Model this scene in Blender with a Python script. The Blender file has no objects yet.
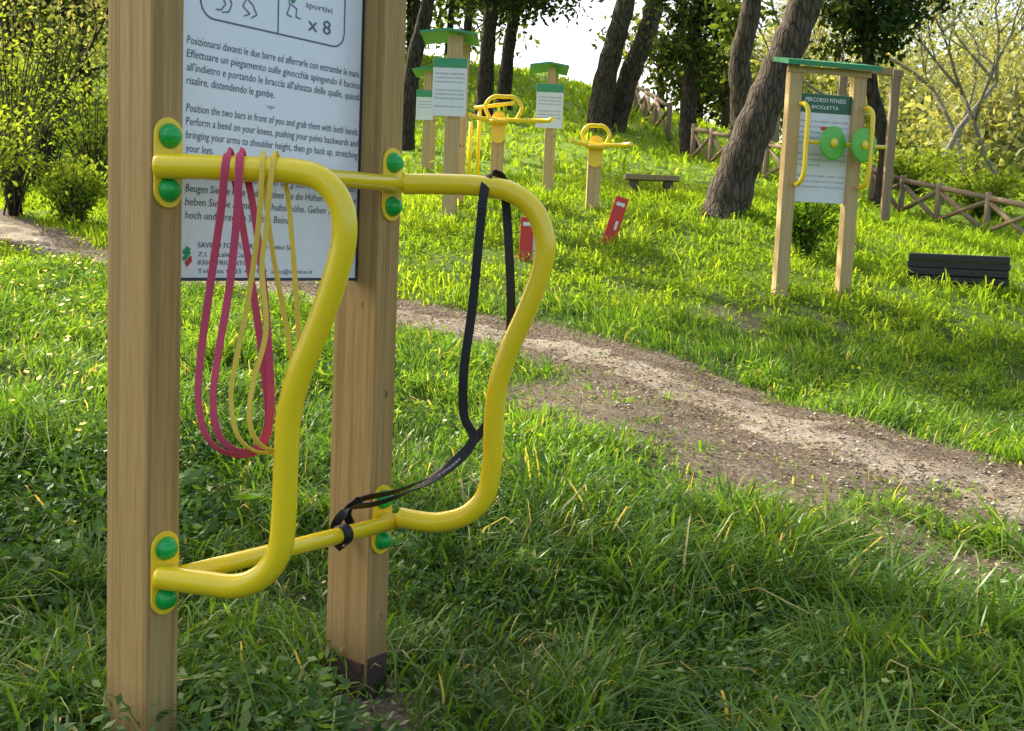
import bpy, bmesh, math, random
import numpy as np
from mathutils import Vector, Matrix
random.seed(7); rng = np.random.default_rng(7)
scene = bpy.context.scene
COL = scene.collection
try:
    scene.view_settings.view_transform = 'Standard'; scene.view_settings.look = 'None'
    scene.view_settings.exposure = 0
except Exception: pass
# ------------------------------------------------------------------ camera
F = 1100.0; PITCH = math.radians(6.4); ROLL = math.radians(2.5); CH = 1.2
fwd = Vector((0, math.cos(PITCH), -math.sin(PITCH)))
r0 = Vector((1, 0, 0)); u0 = Vector((0, math.sin(PITCH), math.cos(PITCH)))
right = r0*math.cos(ROLL) + u0*math.sin(ROLL)
up = u0*math.cos(ROLL) - r0*math.sin(ROLL)
C0 = Vector((0, 0, CH))
cd = bpy.data.cameras.new('camera'); cam = bpy.data.objects.new('camera', cd); COL.objects.link(cam)
cd.sensor_width = 36; cd.lens = F*36/1024; cd.clip_end = 600; cd.clip_start = 0.05
M = Matrix((right, up, -fwd)).transposed().to_4x4(); M.translation = C0
cam.matrix_world = M; scene.camera = cam
def ray(px, py): return fwd*F + right*(px-512) + up*(365.5-py)
def at(px, py, Y):
    d = ray(px, py); return C0 + d*(Y/d.y)
def onplane(px, py, P0, e):
    m = Vector((e.y, -e.x, 0)); d = ray(px, py); return C0 + d*((P0-C0).dot(m)/d.dot(m))
# ------------------------------------------------------------------ light
S = Vector((-0.54, 0.47, 0.62)).normalized()
sl = bpy.data.lights.new('sun', 'SUN'); sl.energy = 9.0; sl.angle = math.radians(0.55); sl.color = (1, .92, .72)
so = bpy.data.objects.new('sun', sl); COL.objects.link(so); so.rotation_euler = (-S).to_track_quat('-Z', 'Y').to_euler(); so.location = (-10, 10, 20)
w = bpy.data.worlds.new('World'); scene.world = w; w.use_nodes = True
nt = w.node_tree; sky = nt.nodes.new('ShaderNodeTexSky'); sky.sky_type = 'NISHITA'; sky.sun_disc = False
sky.sun_elevation = math.asin(S.z); sky.sun_rotation = math.atan2(S.x, S.y); sky.air_density = 1.0; sky.dust_density = 4.0
mx = nt.nodes.new('ShaderNodeMix'); mx.data_type = 'RGBA'; mx.blend_type = 'MULTIPLY'; mx.inputs['Factor'].default_value = 1; mx.inputs[7].default_value = (1.1, 1.0, .9, 1)
nt.links.new(sky.outputs[0], mx.inputs[6])
bg = nt.nodes['Background']; bg.inputs[1].default_value = 0.37; nt.links.new(mx.outputs[2], bg.inputs[0])
# ------------------------------------------------------------------ materials
class NB:
    def __init__(s, name):
        s.m = bpy.data.materials.new(name); s.m.use_nodes = True; s.t = s.m.node_tree; s.t.nodes.clear()
        s.out = s.t.nodes.new('ShaderNodeOutputMaterial')
    def n(s, typ, **kw):
        x = s.t.nodes.new(typ)
        for k, v in kw.items(): setattr(x, k, v)
        return x
    def l(s, a, b): s.t.links.new(a, b)
    def coord(s, kind='Object', scale=(1, 1, 1)):
        tc = s.n('ShaderNodeTexCoord'); mp = s.n('ShaderNodeMapping'); mp.inputs['Scale'].default_value = scale
        s.l(tc.outputs[kind], mp.inputs[0]); return mp.outputs[0]
    def noise(s, vec, scale, detail=4, rough=.55):
        x = s.n('ShaderNodeTexNoise'); x.inputs['Scale'].default_value = scale; x.inputs['Detail'].default_value = detail
        x.inputs['Roughness'].default_value = rough; s.l(vec, x.inputs['Vector']); return x.outputs['Fac']
    def ramp(s, fac, stops):
        x = s.n('ShaderNodeValToRGB'); e = x.color_ramp.elements
        while len(e) < len(stops): e.new(.5)
        for i, (p, c) in enumerate(stops): e[i].position = p; e[i].color = (*c, 1) if len(c) == 3 else c
        s.l(fac, x.inputs[0]); return x.outputs[0]
    def mix(s, fac, a, b, mode='MIX'):
        x = s.n('ShaderNodeMix', data_type='RGBA', blend_type=mode)
        for sock, v in ((x.inputs['Factor'], fac), (x.inputs[6], a), (x.inputs[7], b)):
            if hasattr(v, 'links') or hasattr(v, 'is_linked'): s.l(v, sock)
            elif isinstance(v, (int, float)): sock.default_value = v
            else: sock.default_value = (*v, 1)
        return x.outputs[2]
    def bsdf(s, col, rough=.6, bump=None, bs=.3, bd=.01, spec=.5, coat=0):
        b = s.n('ShaderNodeBsdfPrincipled')
        if hasattr(col, 'is_linked'): s.l(col, b.inputs['Base Color'])
        else: b.inputs['Base Color'].default_value = (*col, 1)
        if hasattr(rough, 'is_linked'): s.l(rough, b.inputs['Roughness'])
        else: b.inputs['Roughness'].default_value = rough
        b.inputs['Specular IOR Level'].default_value = spec; b.inputs['Coat Weight'].default_value = coat
        if bump is not None:
            bp = s.n('ShaderNodeBump'); bp.inputs['Strength'].default_value = bs; bp.inputs['Distance'].default_value = bd
            s.l(bump, bp.inputs['Height']); s.l(bp.outputs[0], b.inputs['Normal'])
        s.l(b.outputs[0], s.out.inputs[0]); return s.m
def leaf_mat(name, stops, trans=.45, gl=.0):
    s = NB(name); a = s.n('ShaderNodeAttribute'); a.attribute_name = 'tint'
    c = s.ramp(a.outputs['Fac'], stops)
    d = s.n('ShaderNodeBsdfDiffuse'); s.l(c, d.inputs[0])
    t = s.n('ShaderNodeBsdfTranslucent'); c2 = s.mix(1.0, c, (1.62, 1.45, .5), 'MULTIPLY'); s.l(c2, t.inputs[0])
    m1 = s.n('ShaderNodeMixShader'); m1.inputs[0].default_value = trans; s.l(d.outputs[0], m1.inputs[1]); s.l(t.outputs[0], m1.inputs[2]); o = m1
    if gl:
        g = s.n('ShaderNodeBsdfGlossy'); g.inputs['Roughness'].default_value = .4; g.inputs[0].default_value = (.85, .95, .8, 1)
        m2 = s.n('ShaderNodeMixShader'); m2.inputs[0].default_value = gl; s.l(m1.outputs[0], m2.inputs[1]); s.l(g.outputs[0], m2.inputs[2]); o = m2
    s.l(o.outputs[0], s.out.inputs[0]); return s.m
G_fore = leaf_mat('shade_toned_blade', [(0, (.022, .06, .010)), (.4, (.06, .145, .018)), (.75, (.12, .235, .028)), (.95, (.21, .33, .05)), (1, (.4, .36, .17))], .48, .035)  # darker copy of the grass greens, foreground shade put into the colour
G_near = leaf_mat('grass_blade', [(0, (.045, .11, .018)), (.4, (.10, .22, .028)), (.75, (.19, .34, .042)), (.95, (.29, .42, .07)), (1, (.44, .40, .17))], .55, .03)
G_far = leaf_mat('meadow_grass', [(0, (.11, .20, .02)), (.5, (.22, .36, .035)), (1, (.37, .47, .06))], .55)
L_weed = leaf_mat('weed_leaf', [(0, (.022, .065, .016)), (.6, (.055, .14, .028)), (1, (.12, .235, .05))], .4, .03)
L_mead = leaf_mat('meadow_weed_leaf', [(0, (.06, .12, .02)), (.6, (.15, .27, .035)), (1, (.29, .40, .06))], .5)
L_shrub = leaf_mat('shrub_leaf', [(0, (.07, .12, .02)), (.5, (.2, .3, .045)), (1, (.38, .46, .09))], .5)
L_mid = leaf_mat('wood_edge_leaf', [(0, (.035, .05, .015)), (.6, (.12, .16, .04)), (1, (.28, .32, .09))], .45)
L_pine = leaf_mat('pine_needle', [(0, (.014, .028, .01)), (.6, (.04, .07, .024)), (1, (.11, .14, .05))], .3)
L_oak = leaf_mat('broad_leaf', [(0, (.03, .055, .014)), (.6, (.085, .14, .034)), (1, (.22, .29, .075))], .45)
L_pale = leaf_mat('haze_pale_leaf', [(0, (.14, .16, .08)), (.5, (.28, .31, .15)), (1, (.46, .48, .27))], .4)  # paler leaf colours, with the distance haze painted into them
def mk_wood(name, dark, mid, light, zdark=None):
    s = NB(name); v = s.coord('Object', (1, 1, .03)); v2 = s.coord('Object', (1, 1, .2))
    g = s.noise(v, 130, 8, .78); k = s.noise(v2, 7, 5, .6)
    c = s.ramp(g, [(.25, dark), (.5, mid), (.76, light)])
    c = s.mix(s.ramp(k, [(.35, (.05, .05, .05)), (.7, (.6, .6, .6))]), c, mid)
    st_ = s.noise(s.coord('Object', (1, 1, .015)), 40, 3, .5); c = s.mix(s.ramp(st_, [(.5, (0, 0, 0)), (.62, (.45, .45, .45))]), c, dark)
    ns = s.noise(s.coord('Object', (1, 1, .75)), 15, 1)
    kn = s.ramp(ns, [(.75, (0, 0, 0)), (.79, (.8, .8, .8))]); c = s.mix(kn, c, (dark[0]*.5, dark[1]*.42, dark[2]*.35))
    if zdark is not None:
        tc = s.n('ShaderNodeTexCoord'); sx = s.n('ShaderNodeSeparateXYZ'); s.l(tc.outputs['Object'], sx.inputs[0])
        mr = s.n('ShaderNodeMapRange'); mr.inputs[1].default_value = zdark-.3; mr.inputs[2].default_value = -.05; mr.inputs[3].default_value = 0; mr.inputs[4].default_value = .5
        s.l(sx.outputs[2], mr.inputs[0])
        c = s.mix(mr.outputs[0], c, (.13, .085, .04))
    return s.bsdf(c, .72, g, .25, .0015, .3)
wood = mk_wood('pine_post_wood', (.22, .135, .045), (.46, .30, .115), (.60, .43, .19), .45)
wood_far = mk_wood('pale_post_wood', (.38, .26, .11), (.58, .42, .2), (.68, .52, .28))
wood_grey = mk_wood('weathered_wood', (.15, .10, .06), (.3, .22, .14), (.45, .35, .23))
wood_dk = mk_wood('dark_bench_wood', (.05, .035, .025), (.13, .09, .06), (.2, .15, .1))
def paint(name, c, rough=.3, amt=.08, spec=.5, coat=.2):
    s = NB(name); v = s.coord(); n = s.noise(v, 14, 6, .65)
    c2 = s.mix(s.ramp(n, [(.35, (0, 0, 0)), (.75, (1, 1, 1))]), c, tuple(x*(1-amt*2.5) for x in c))
    return s.bsdf(c2, s.ramp(s.noise(v, 9, 3), [(.3, (rough,)*3), (.8, (min(1, rough+.1),)*3)]), n, .015, .001, spec, coat)
yellow = paint('yellow_powder_coat', (1.0, .74, .02), .18, .01, .5, .3)
yellow2 = paint('yellow_plate_paint', (1.0, .70, .03), .35, .03)
green_cap = paint('green_plastic_cap', (.005, .44, .07), .25, .04)
green_roof = paint('green_roof_paint', (.05, .34, .15), .5)
green_dark = paint('green_header_paint', (.015, .13, .05), .5)
green_disc = paint('green_disc_plastic', (.14, .58, .06), .4)
red_p = paint('faded_red_paint', (.68, .05, .04), .5)
white_p = paint('sign_white', (.90, .94, 1.0), .25, .01)
white_f = paint('white_board', (.82, .84, .86), .5, .02)
frame_p = paint('sign_edge_dark', (.03, .04, .07), .4)
ink = paint('blue_grey_ink', (.09, .105, .15), .5, .0)
blue_ink = paint('blue_ink', (.09, .13, .24), .5, .0)
grey_ink = paint('grey_ink', (.2, .22, .24), .5, .0)
green_ink = paint('green_ink', (.02, .4, .12), .5, .0); red_ink = paint('red_ink', (.6, .04, .04), .5, 0)
steel = paint('rusty_shoe_metal', (.09, .05, .04), .6, .2)
pinkr = paint('pink_rubber', (.64, .085, .16), .6, .04, .25, 0); yelr = paint('yellow_rubber', (.9, .66, .1), .55, .05, .3, 0); blkr = paint('black_rubber', (.014, .014, .018), .45, .05, .4, 0)
bandprint = paint('band_print', (.4, .42, .45), .6, 0)
black_tim = paint('black_plastic_timber', (.02, .022, .025), .5, .1)
def mk_bark(name, a, b, sc=9):
    s = NB(name); v = s.coord('Object', (1, 1, .22)); n = s.noise(v, sc, 8, .7)
    vo = s.n('ShaderNodeTexVoronoi'); vo.feature = 'DISTANCE_TO_EDGE'; vo.inputs['Scale'].default_value = sc*1.9
    dv = s.mix(.12, v, s.noise(v, 4, 4), 'ADD'); s.l(dv, vo.inputs[0])
    hh = s.mix(.35, n, s.ramp(vo.outputs[0], [(0, (0, 0, 0)), (.2, (1, 1, 1))]))
    return s.bsdf(s.ramp(hh, [(.3, a), (.75, b)]), .9, hh, .8, .03, .2)
bark = mk_bark('brown_bark', (.028, .022, .016), (.125, .10, .072)); bark_d = mk_bark('dark_bark', (.02, .016, .012), (.08, .065, .05))
bark_p = mk_bark('pale_bark', (.17, .145, .12), (.42, .37, .31), 20)
s = NB('meadow_ground'); v = s.coord()
a = s.n('ShaderNodeAttribute'); a.attribute_name = 'soil'
fine = s.noise(v, 45, 8, .7); big = s.noise(v, .9, 5); m3 = s.noise(v, 6, 8, .75)
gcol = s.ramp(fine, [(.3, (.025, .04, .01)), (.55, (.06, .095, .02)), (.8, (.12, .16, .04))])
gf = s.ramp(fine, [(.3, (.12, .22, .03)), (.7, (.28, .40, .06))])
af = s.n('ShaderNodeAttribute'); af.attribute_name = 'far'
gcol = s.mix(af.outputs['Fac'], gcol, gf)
soilc = s.ramp(fine, [(.3, (.06, .046, .034)), (.5, (.18, .145, .11)), (.78, (.44, .385, .3))])
soilc = s.mix(s.ramp(m3, [(.45, (0, 0, 0)), (.6, (.6, .6, .6))]), soilc, (.10, .078, .055))
mfac = s.n('ShaderNodeMath', operation='MULTIPLY_ADD'); s.l(m3, mfac.inputs[0]); mfac.inputs[1].default_value = .6; s.l(a.outputs['Fac'], mfac.inputs[2])
ground_m = s.bsdf(s.mix(s.ramp(mfac.outputs[0], [(.45, (0, 0, 0)), (.8, (1, 1, 1))]), gcol, soilc), .95, fine, .9, .04, .15)
s = NB('trodden_path'); v = s.coord()
fine = s.noise(v, 34, 12, .85); big = s.noise(v, 1.7, 8, .75); mid_ = s.noise(v, 6, 10, .8)
c = s.ramp(fine, [(.3, (.17, .14, .105)), (.48, (.35, .305, .24)), (.7, (.58, .53, .44))])
c = s.mix(s.ramp(big, [(.47, (0, 0, 0)), (.6, (.7, .7, .7))]), c, s.ramp(fine, [(.3, (.07, .053, .04)), (.7, (.26, .21, .16))]))
c = s.mix(s.ramp(mid_, [(.48, (0, 0, 0)), (.62, (.65, .65, .65))]), c, s.ramp(fine, [(.3, (.08, .062, .045)), (.7, (.24, .195, .15))]))
path_m = s.bsdf(c, .95, s.mix(.5, fine, mid_), .9, .04, .15)
s = NB('pebble'); a = s.n('ShaderNodeAttribute'); a.attribute_name = 'tint'
pebble_m = s.bsdf(s.ramp(a.outputs['Fac'], [(0, (.14, .11, .085)), (.5, (.32, .28, .22)), (1, (.6, .55, .46))]), .9)
L_dead = leaf_mat('dry_leaf', [(0, (.07, .05, .035)), (.6, (.2, .155, .105)), (1, (.5, .44, .33))], .2)
flower_y = paint('yellow_petal', (.85, .65, .03), .6, 0)
# ------------------------------------------------------------------ mesh helpers
def wloc(o):
    p = Vector((0, 0, 0))
    while o: p = p + o.location; o = o.parent
    return p
def tag(o, label=None, cat=None, group=None, kind=None):
    if label: o['label'] = label
    if cat: o['category'] = cat
    if group: o['group'] = group
    if kind: o['kind'] = kind
    return o
def thing(name, loc, label, cat, group=None):
    o = bpy.data.objects.new(name, None); COL.objects.link(o); o.location = loc; o.empty_display_size = .1
    return tag(o, label, cat, group)
class MB:
    def __init__(s): s.v = []; s.f = []; s.sm = []
    def add(s, vs, fs, smooth=False):
        k = len(s.v); s.v += [Vector(x) for x in vs]; s.f += [tuple(i+k for i in f) for f in fs]; s.sm += [smooth]*len(fs); return s
    def box(s, c, ax, ay, az):
        c = Vector(c); vs = [c+ax*i+ay*j+az*k for i in (-1, 1) for j in (-1, 1) for k in (-1, 1)]
        return s.add(vs, [(0, 1, 3, 2), (4, 6, 7, 5), (0, 4, 5, 1), (2, 3, 7, 6), (0, 2, 6, 4), (1, 5, 7, 3)])
    def tube(s, pts, r, seg=12):
        pts = [Vector(p) for p in pts]; n = len(pts); rs = r if isinstance(r, (list, tuple)) else [r]*n
        T = [(pts[min(i+1, n-1)]-pts[max(i-1, 0)]).normalized() for i in range(n)]
        nr = T[0].orthogonal().normalized(); vs = []; fs = []
        for i in range(n):
            nr = (nr - T[i]*nr.dot(T[i])).normalized(); b = T[i].cross(nr)
            for k in range(seg):
                a = 2*math.pi*k/seg; vs.append(pts[i]+(nr*math.cos(a)+b*math.sin(a))*rs[i])
        for i in range(n-1):
            for k in range(seg): fs.append((i*seg+k, i*seg+(k+1) % seg, (i+1)*seg+(k+1) % seg, (i+1)*seg+k))
        fs.append(tuple(range(seg))[::-1]); fs.append(tuple((n-1)*seg+k for k in range(seg)))
        s.add(vs, fs, True); s.sm[-1] = False; s.sm[-2] = False; return s
    def lathe(s, c, axis, prof, seg=24):
        c = Vector(c); axis = axis.normalized(); u = axis.orthogonal().normalized(); b = axis.cross(u); vs = []; fs = []
        for (h, r) in prof:
            for k in range(seg):
                a = 2*math.pi*k/seg; vs.append(c+axis*h+(u*math.cos(a)+b*math.sin(a))*r)
        for i in range(len(prof)-1):
            for k in range(seg): fs.append((i*seg+k, i*seg+(k+1) % seg, (i+1)*seg+(k+1) % seg, (i+1)*seg+k))
        fs.append(tuple(range(seg))[::-1]); fs.append(tuple((len(prof)-1)*seg+k for k in range(seg)))
        return s.add(vs, fs, True)
    def prism(s, outline, c, ex, ey, en, th):
        n = len(outline); c = Vector(c)
        vs = [c+ex*a+ey*b for a, b in outline]+[c+ex*a+ey*b+en*th for a, b in outline]
        fs = [tuple(range(n))[::-1], tuple(range(n, 2*n))]+[(i, (i+1) % n, n+(i+1) % n, n+i) for i in range(n)]
        return s.add(vs, fs)
    def build(s, name, mat, parent=None, bevel=0):
        me = bpy.data.meshes.new(name); o = bpy.data.objects.new(name, me); COL.objects.link(o)
        off = wloc(parent) if parent else Vector((0, 0, 0))
        me.from_pydata([tuple(v-off) for v in s.v], [], s.f); me.polygons.foreach_set('use_smooth', s.sm); me.update()
        bm = bmesh.new(); bm.from_mesh(me); bmesh.ops.recalc_face_normals(bm, faces=bm.faces); bm.to_mesh(me); bm.free()
        me.materials.append(mat)
        if parent: o.parent = parent
        if bevel:
            m = o.modifiers.new('bevel', 'BEVEL'); m.width = bevel; m.segments = 3; m.limit_method = 'ANGLE'
        return o
X_, Y_, Z_ = Vector((1, 0, 0)), Vector((0, 1, 0)), Vector((0, 0, 1))
def smooth(pts, k=8, closed=False):
    pts = [Vector(p) for p in pts]; n = len(pts); out = []
    rngi = range(n) if closed else range(n-1)
    for i in rngi:
        if closed: p0, p1, p2, p3 = pts[i-1], pts[i], pts[(i+1) % n], pts[(i+2) % n]
        else: p0, p1, p2, p3 = pts[max(i-1, 0)], pts[i], pts[i+1], pts[min(i+2, n-1)]
        for j in range(k):
            t = j/k
            out.append(.5*((2*p1)+(p2-p0)*t+(2*p0-5*p1+4*p2-p3)*t*t+(3*p1-p0-3*p2+p3)*t**3))
    if not closed: out.append(pts[-1])
    return out
def np_mesh(name, V, loops, starts, mat, tint=None, parent=None, off=None, smooth_=False):
    me = bpy.data.meshes.new(name); V = np.asarray(V, dtype=np.float32).reshape(-1, 3)
    if off is not None: V = V - np.array(off, dtype=np.float32)
    me.vertices.add(len(V)); me.vertices.foreach_set('co', V.ravel())
    me.loops.add(len(loops)); me.loops.foreach_set('vertex_index', loops.astype(np.int32))
    me.polygons.add(len(starts)); me.polygons.foreach_set('loop_start', starts.astype(np.int32))
    if smooth_: me.polygons.foreach_set('use_smooth', np.ones(len(starts), dtype=bool))
    me.update(calc_edges=True); me.validate()
    if tint is not None:
        a = me.attributes.new('tint', 'FLOAT', 'POINT'); a.data.foreach_set('value', tint.astype(np.float32))
    me.materials.append(mat); o = bpy.data.objects.new(name, me); COL.objects.link(o)
    if parent: o.parent = parent
    return o
# ------------------------------------------------------------------ terrain
ctrl = [(100,790,2.44),(362,692,3.0),(700,731,2.8),(60,450,4.8),(60,320,7.2),(60,252,11.5),(10,227,13),(512,560,4.1),(512,450,5.5),(600,360,8.2),
 (400,318,9.4),(900,560,4.4),(900,458,6.0),(1000,490,5.5),(800,425,6.5),(700,395,7.2),(900,400,8.4),(900,340,10),(860,298,11),(790,298,10.8),(960,285,12.5),
 (500,338,8.8),(600,320,9.6),(650,270,12),(520,256,12),(888,213,22),(925,222,21),(985,236,20),(1030,248,19),(885,225,17),
 (445,218,14),(545,197,16.5),(592,207,14.5),(720,212,14.5),(650,196,17.5),(635,114,31),(668,140,26),(695,162,23),(760,178,21),
 (560,140,23),(560,92,36),(560,78,45),(620,96,42),(690,120,40),(900,182,27),(1000,182,28),(450,125,26),(200,200,16),(60,205,16),(60,160,22),(490,200,15)]
P = [tuple(at(*c)) for c in ctrl]
P += [(-25, 15, 2.2), (-25, 40, 10), (0, -12, 0), (-15, 0, .2), (15, 0, -.2), (15, 8, .2), (-8, 6, .6), (-12, 13, 1.6), (0, 60, 8.5), (-30, 80, 20), (0, 110, 8), (14, 38, 2.6), (25, 60, 4), (35, 100, 13), (60, 100, 14), (40, 30, 0), (60, 60, 4), (60, 0, -2), (-60, 0, 2), (-60, 60, 16), (-60, 130, 24), (60, 150, 20), (0, 150, 8)]
P = np.array(P)
def phi(r2): return np.sqrt(r2+.6)
A = phi(((P[:, None, :2]-P[None, :, :2])**2).sum(-1)); n = len(P)
Q = np.c_[np.ones(n), P[:, :2]]
W = np.linalg.solve(np.block([[A - np.eye(n)*.02, Q], [Q.T, np.zeros((3, 3))]]), np.r_[P[:, 2], 0, 0, 0])
def H(x, y):
    x = np.asarray(x, float).ravel(); y = np.asarray(y, float).ravel(); out = np.empty(len(x))
    for i in range(0, len(x), 50000):
        xx = x[i:i+50000]; yy = y[i:i+50000]
        out[i:i+50000] = phi((xx[:, None]-P[None, :, 0])**2+(yy[:, None]-P[None, :, 1])**2) @ W[:n] + W[n]+W[n+1]*xx+W[n+2]*yy
    return out
def h1(x, y): return float(H([x], [y])[0])
def hit(px, py, y0=5, y1=50):
    ys_ = np.linspace(y0, y1, 600); d = ray(px, py); X = d.x/d.y*ys_; Zr = CH+d.z/d.y*ys_; below = Zr < H(X, ys_)
    i = int(np.argmax(below)) if below.any() else len(ys_)-1
    return Vector((X[i], ys_[i], h1(X[i], ys_[i])))
tab = np.random.default_rng(3).random((256, 256))
def vnoise(x, y, s):
    x = np.asarray(x)*s+1000; y = np.asarray(y)*s+1000; xi = np.floor(x).astype(int); yi = np.floor(y).astype(int); fx = x-xi; fy = y-yi
    fx = fx*fx*(3-2*fx); fy = fy*fy*(3-2*fy); g = lambda a, b: tab[a % 256, b % 256]
    return (g(xi, yi)*(1-fx)+g(xi+1, yi)*fx)*(1-fy)+(g(xi, yi+1)*(1-fx)+g(xi+1, yi+1)*fx)*fy
pp = [(-60,212,15),(0,231,13),(60,252,11.5),(110,266,11),(200,285,10.5),(300,300,10),(400,318,9.4),(500,338,8.8),(600,360,8.2),(700,392,7.2),(800,424,6.4),(900,458,5.9),(1000,490,5.45),(1150,530,5.0),(1400,575,4.7)]
pathw = smooth([Vector((at(*q).x, at(*q).y, 0)) for q in pp], 6)
PW = np.array([(q.x, q.y) for q in pathw])
def hw_at(i): t = i/(len(PW)-1); return .33+.42*max(0, t-.35)/.65
HW = np.array([hw_at(i) for i in range(len(PW))])
def pathd(x, y):
    x = np.asarray(x).ravel(); y = np.asarray(y).ravel(); out = np.empty(len(x))
    for i in range(0, len(x), 50000):
        d = np.sqrt((x[i:i+50000, None]-PW[None, :, 0])**2+(y[i:i+50000, None]-PW[None, :, 1])**2) - HW[None]
        out[i:i+50000] = d.min(1)
    return out
fp = at(372, 700, 2.93)
patches = [(at(640, 425, 6.2), .42, .9), (at(560, 400, 6.8), .36, .9), (at(750, 462, 5.4), .4, .9), (at(870, 510, 5.0), .45, .9), (at(960, 550, 4.7), .45, .85), (at(730, 312, 10), .3, .5), (at(830, 330, 10.0), .3, .5), (fp, .15, 1), (at(920, 595, 4.2), .25, .75), (at(1010, 590, 4.3), .3, .7)]
def soil(x, y):
    x = np.asarray(x).ravel(); y = np.asarray(y).ravel()
    s_ = np.clip(1-pathd(x, y)/.3, 0, 1)
    for p, r, a_ in patches: s_ = np.maximum(s_, np.clip(1.6-np.sqrt((x-p.x)**2+((y-p.y)*.8)**2)/r, 0, 1)*.75*a_)
    return s_
xs = np.r_[np.linspace(-90, -14, 26), np.linspace(-13, 13, 190), np.linspace(14, 90, 26)]
ys = np.r_[np.linspace(-20, 0, 10), np.linspace(.4, 20, 150), np.linspace(21, 160, 70)]
gx, gy = np.meshgrid(xs, ys); nx, ny = len(xs), len(ys)
gz = H(gx, gy)+(vnoise(gx, gy, 1.7).ravel()-.5)*.07+(vnoise(gx, gy, 4.1).ravel()-.5)*.03
idx = np.arange(nx*ny).reshape(ny, nx)
q = np.stack([idx[:-1, :-1], idx[:-1, 1:], idx[1:, 1:], idx[1:, :-1]], -1).reshape(-1, 4)
go = np_mesh('ground', np.c_[gx.ravel(), gy.ravel(), gz], q.ravel(), np.arange(len(q))*4, ground_m, smooth_=True)
tag(go, kind='structure')
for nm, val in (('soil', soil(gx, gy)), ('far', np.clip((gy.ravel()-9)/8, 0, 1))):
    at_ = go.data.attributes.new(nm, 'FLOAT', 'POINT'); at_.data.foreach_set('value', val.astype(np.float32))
def HG(x, y): return H(x, y)+(vnoise(x, y, 1.7)-.5)*.07+(vnoise(x, y, 4.1)-.5)*.03
mb = MB(); vs = []; fs = []; m_ = 13
fine_path = smooth([Vector((a, b, 0)) for a, b in PW], 8); HWf = np.interp(np.linspace(0, len(PW)-1, len(fine_path)), range(len(PW)), HW)
for i, p in enumerate(fine_path):
    t = (fine_path[min(i+1, len(fine_path)-1)]-fine_path[max(i-1, 0)]).normalized(); nn = Vector((-t.y, t.x, 0))
    for k in range(m_):
        u = (k/(m_-1)*2-1); sd = 0 if u < 0 else 9.0
        nz = .7*(float(vnoise(p.x+sd, p.y, 1.6))-.5)+.9*(float(vnoise(p.x+sd, p.y, 5.))-.5)+.6*(float(vnoise(p.x+sd, p.y, 13.))-.5); wv = HWf[i]*(.9+nz); q2 = p+nn*u*wv
        vs.append((q2.x, q2.y, float(HG(np.array([q2.x]), np.array([q2.y]))[0])+.012-.05*abs(u)**3))
for i in range(len(fine_path)-1):
    for k in range(m_-1): fs.append((i*m_+k, i*m_+k+1, (i+1)*m_+k+1, (i+1)*m_+k))
mb.add(vs, fs, True); tag(mb.build('path', path_m), kind='structure')
# ------------------------------------------------------------------ grass
def blades(name, x, y, h, w_, mat, tint, lean=.6, clumpdir=False):
    n = len(x); z = HG(x, y)-.01; az = rng.random(n)*6.283; ph = rng.random(n)*6.283
    if clumpdir: ph = vnoise(x, y, 1.6)*9+vnoise(x+50, y, 5.)*4+rng.normal(size=n)*.9
    le = h*lean*(.2+1.1*rng.random(n)**1.3)
    wx, wy = np.cos(az)*w_/2, np.sin(az)*w_/2; lx, ly = np.cos(ph)*le, np.sin(ph)*le
    V = np.empty((n, 7, 3)); lr_ = np.minimum(le/h, 1.25)
    for i, (t, ww) in enumerate(((0, .7), (.45, 1.0), (.8, .7))):
        bx = x+lx*t**1.9; by = y+ly*t**1.9; bz = z+h*(t-.38*t*t*lr_)
        V[:, 2*i, 0] = bx-wx*ww; V[:, 2*i, 1] = by-wy*ww; V[:, 2*i, 2] = bz
        V[:, 2*i+1, 0] = bx+wx*ww; V[:, 2*i+1, 1] = by+wy*ww; V[:, 2*i+1, 2] = bz
    V[:, 6, 0] = x+lx; V[:, 6, 1] = y+ly; V[:, 6, 2] = z+h*(1-.62*lr_)
    lp = np.array([0, 1, 3, 2, 2, 3, 5, 4, 4, 5, 6]); st = np.array([0, 4, 8])
    loops = (np.arange(n)[:, None]*7+lp).ravel(); starts = (np.arange(n)[:, None]*11+st).ravel()
    return np_mesh(name, V, loops, starts, mat, np.repeat(tint, 7))
def scatter(n, y0, y1, ymar=1.0, p=1.0):
    u = rng.random(n); y = y0+(y1-y0)*u**p; hw_ = .5*y+ymar; x = (rng.random(n)*2-1)*hw_; return x, y
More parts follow.
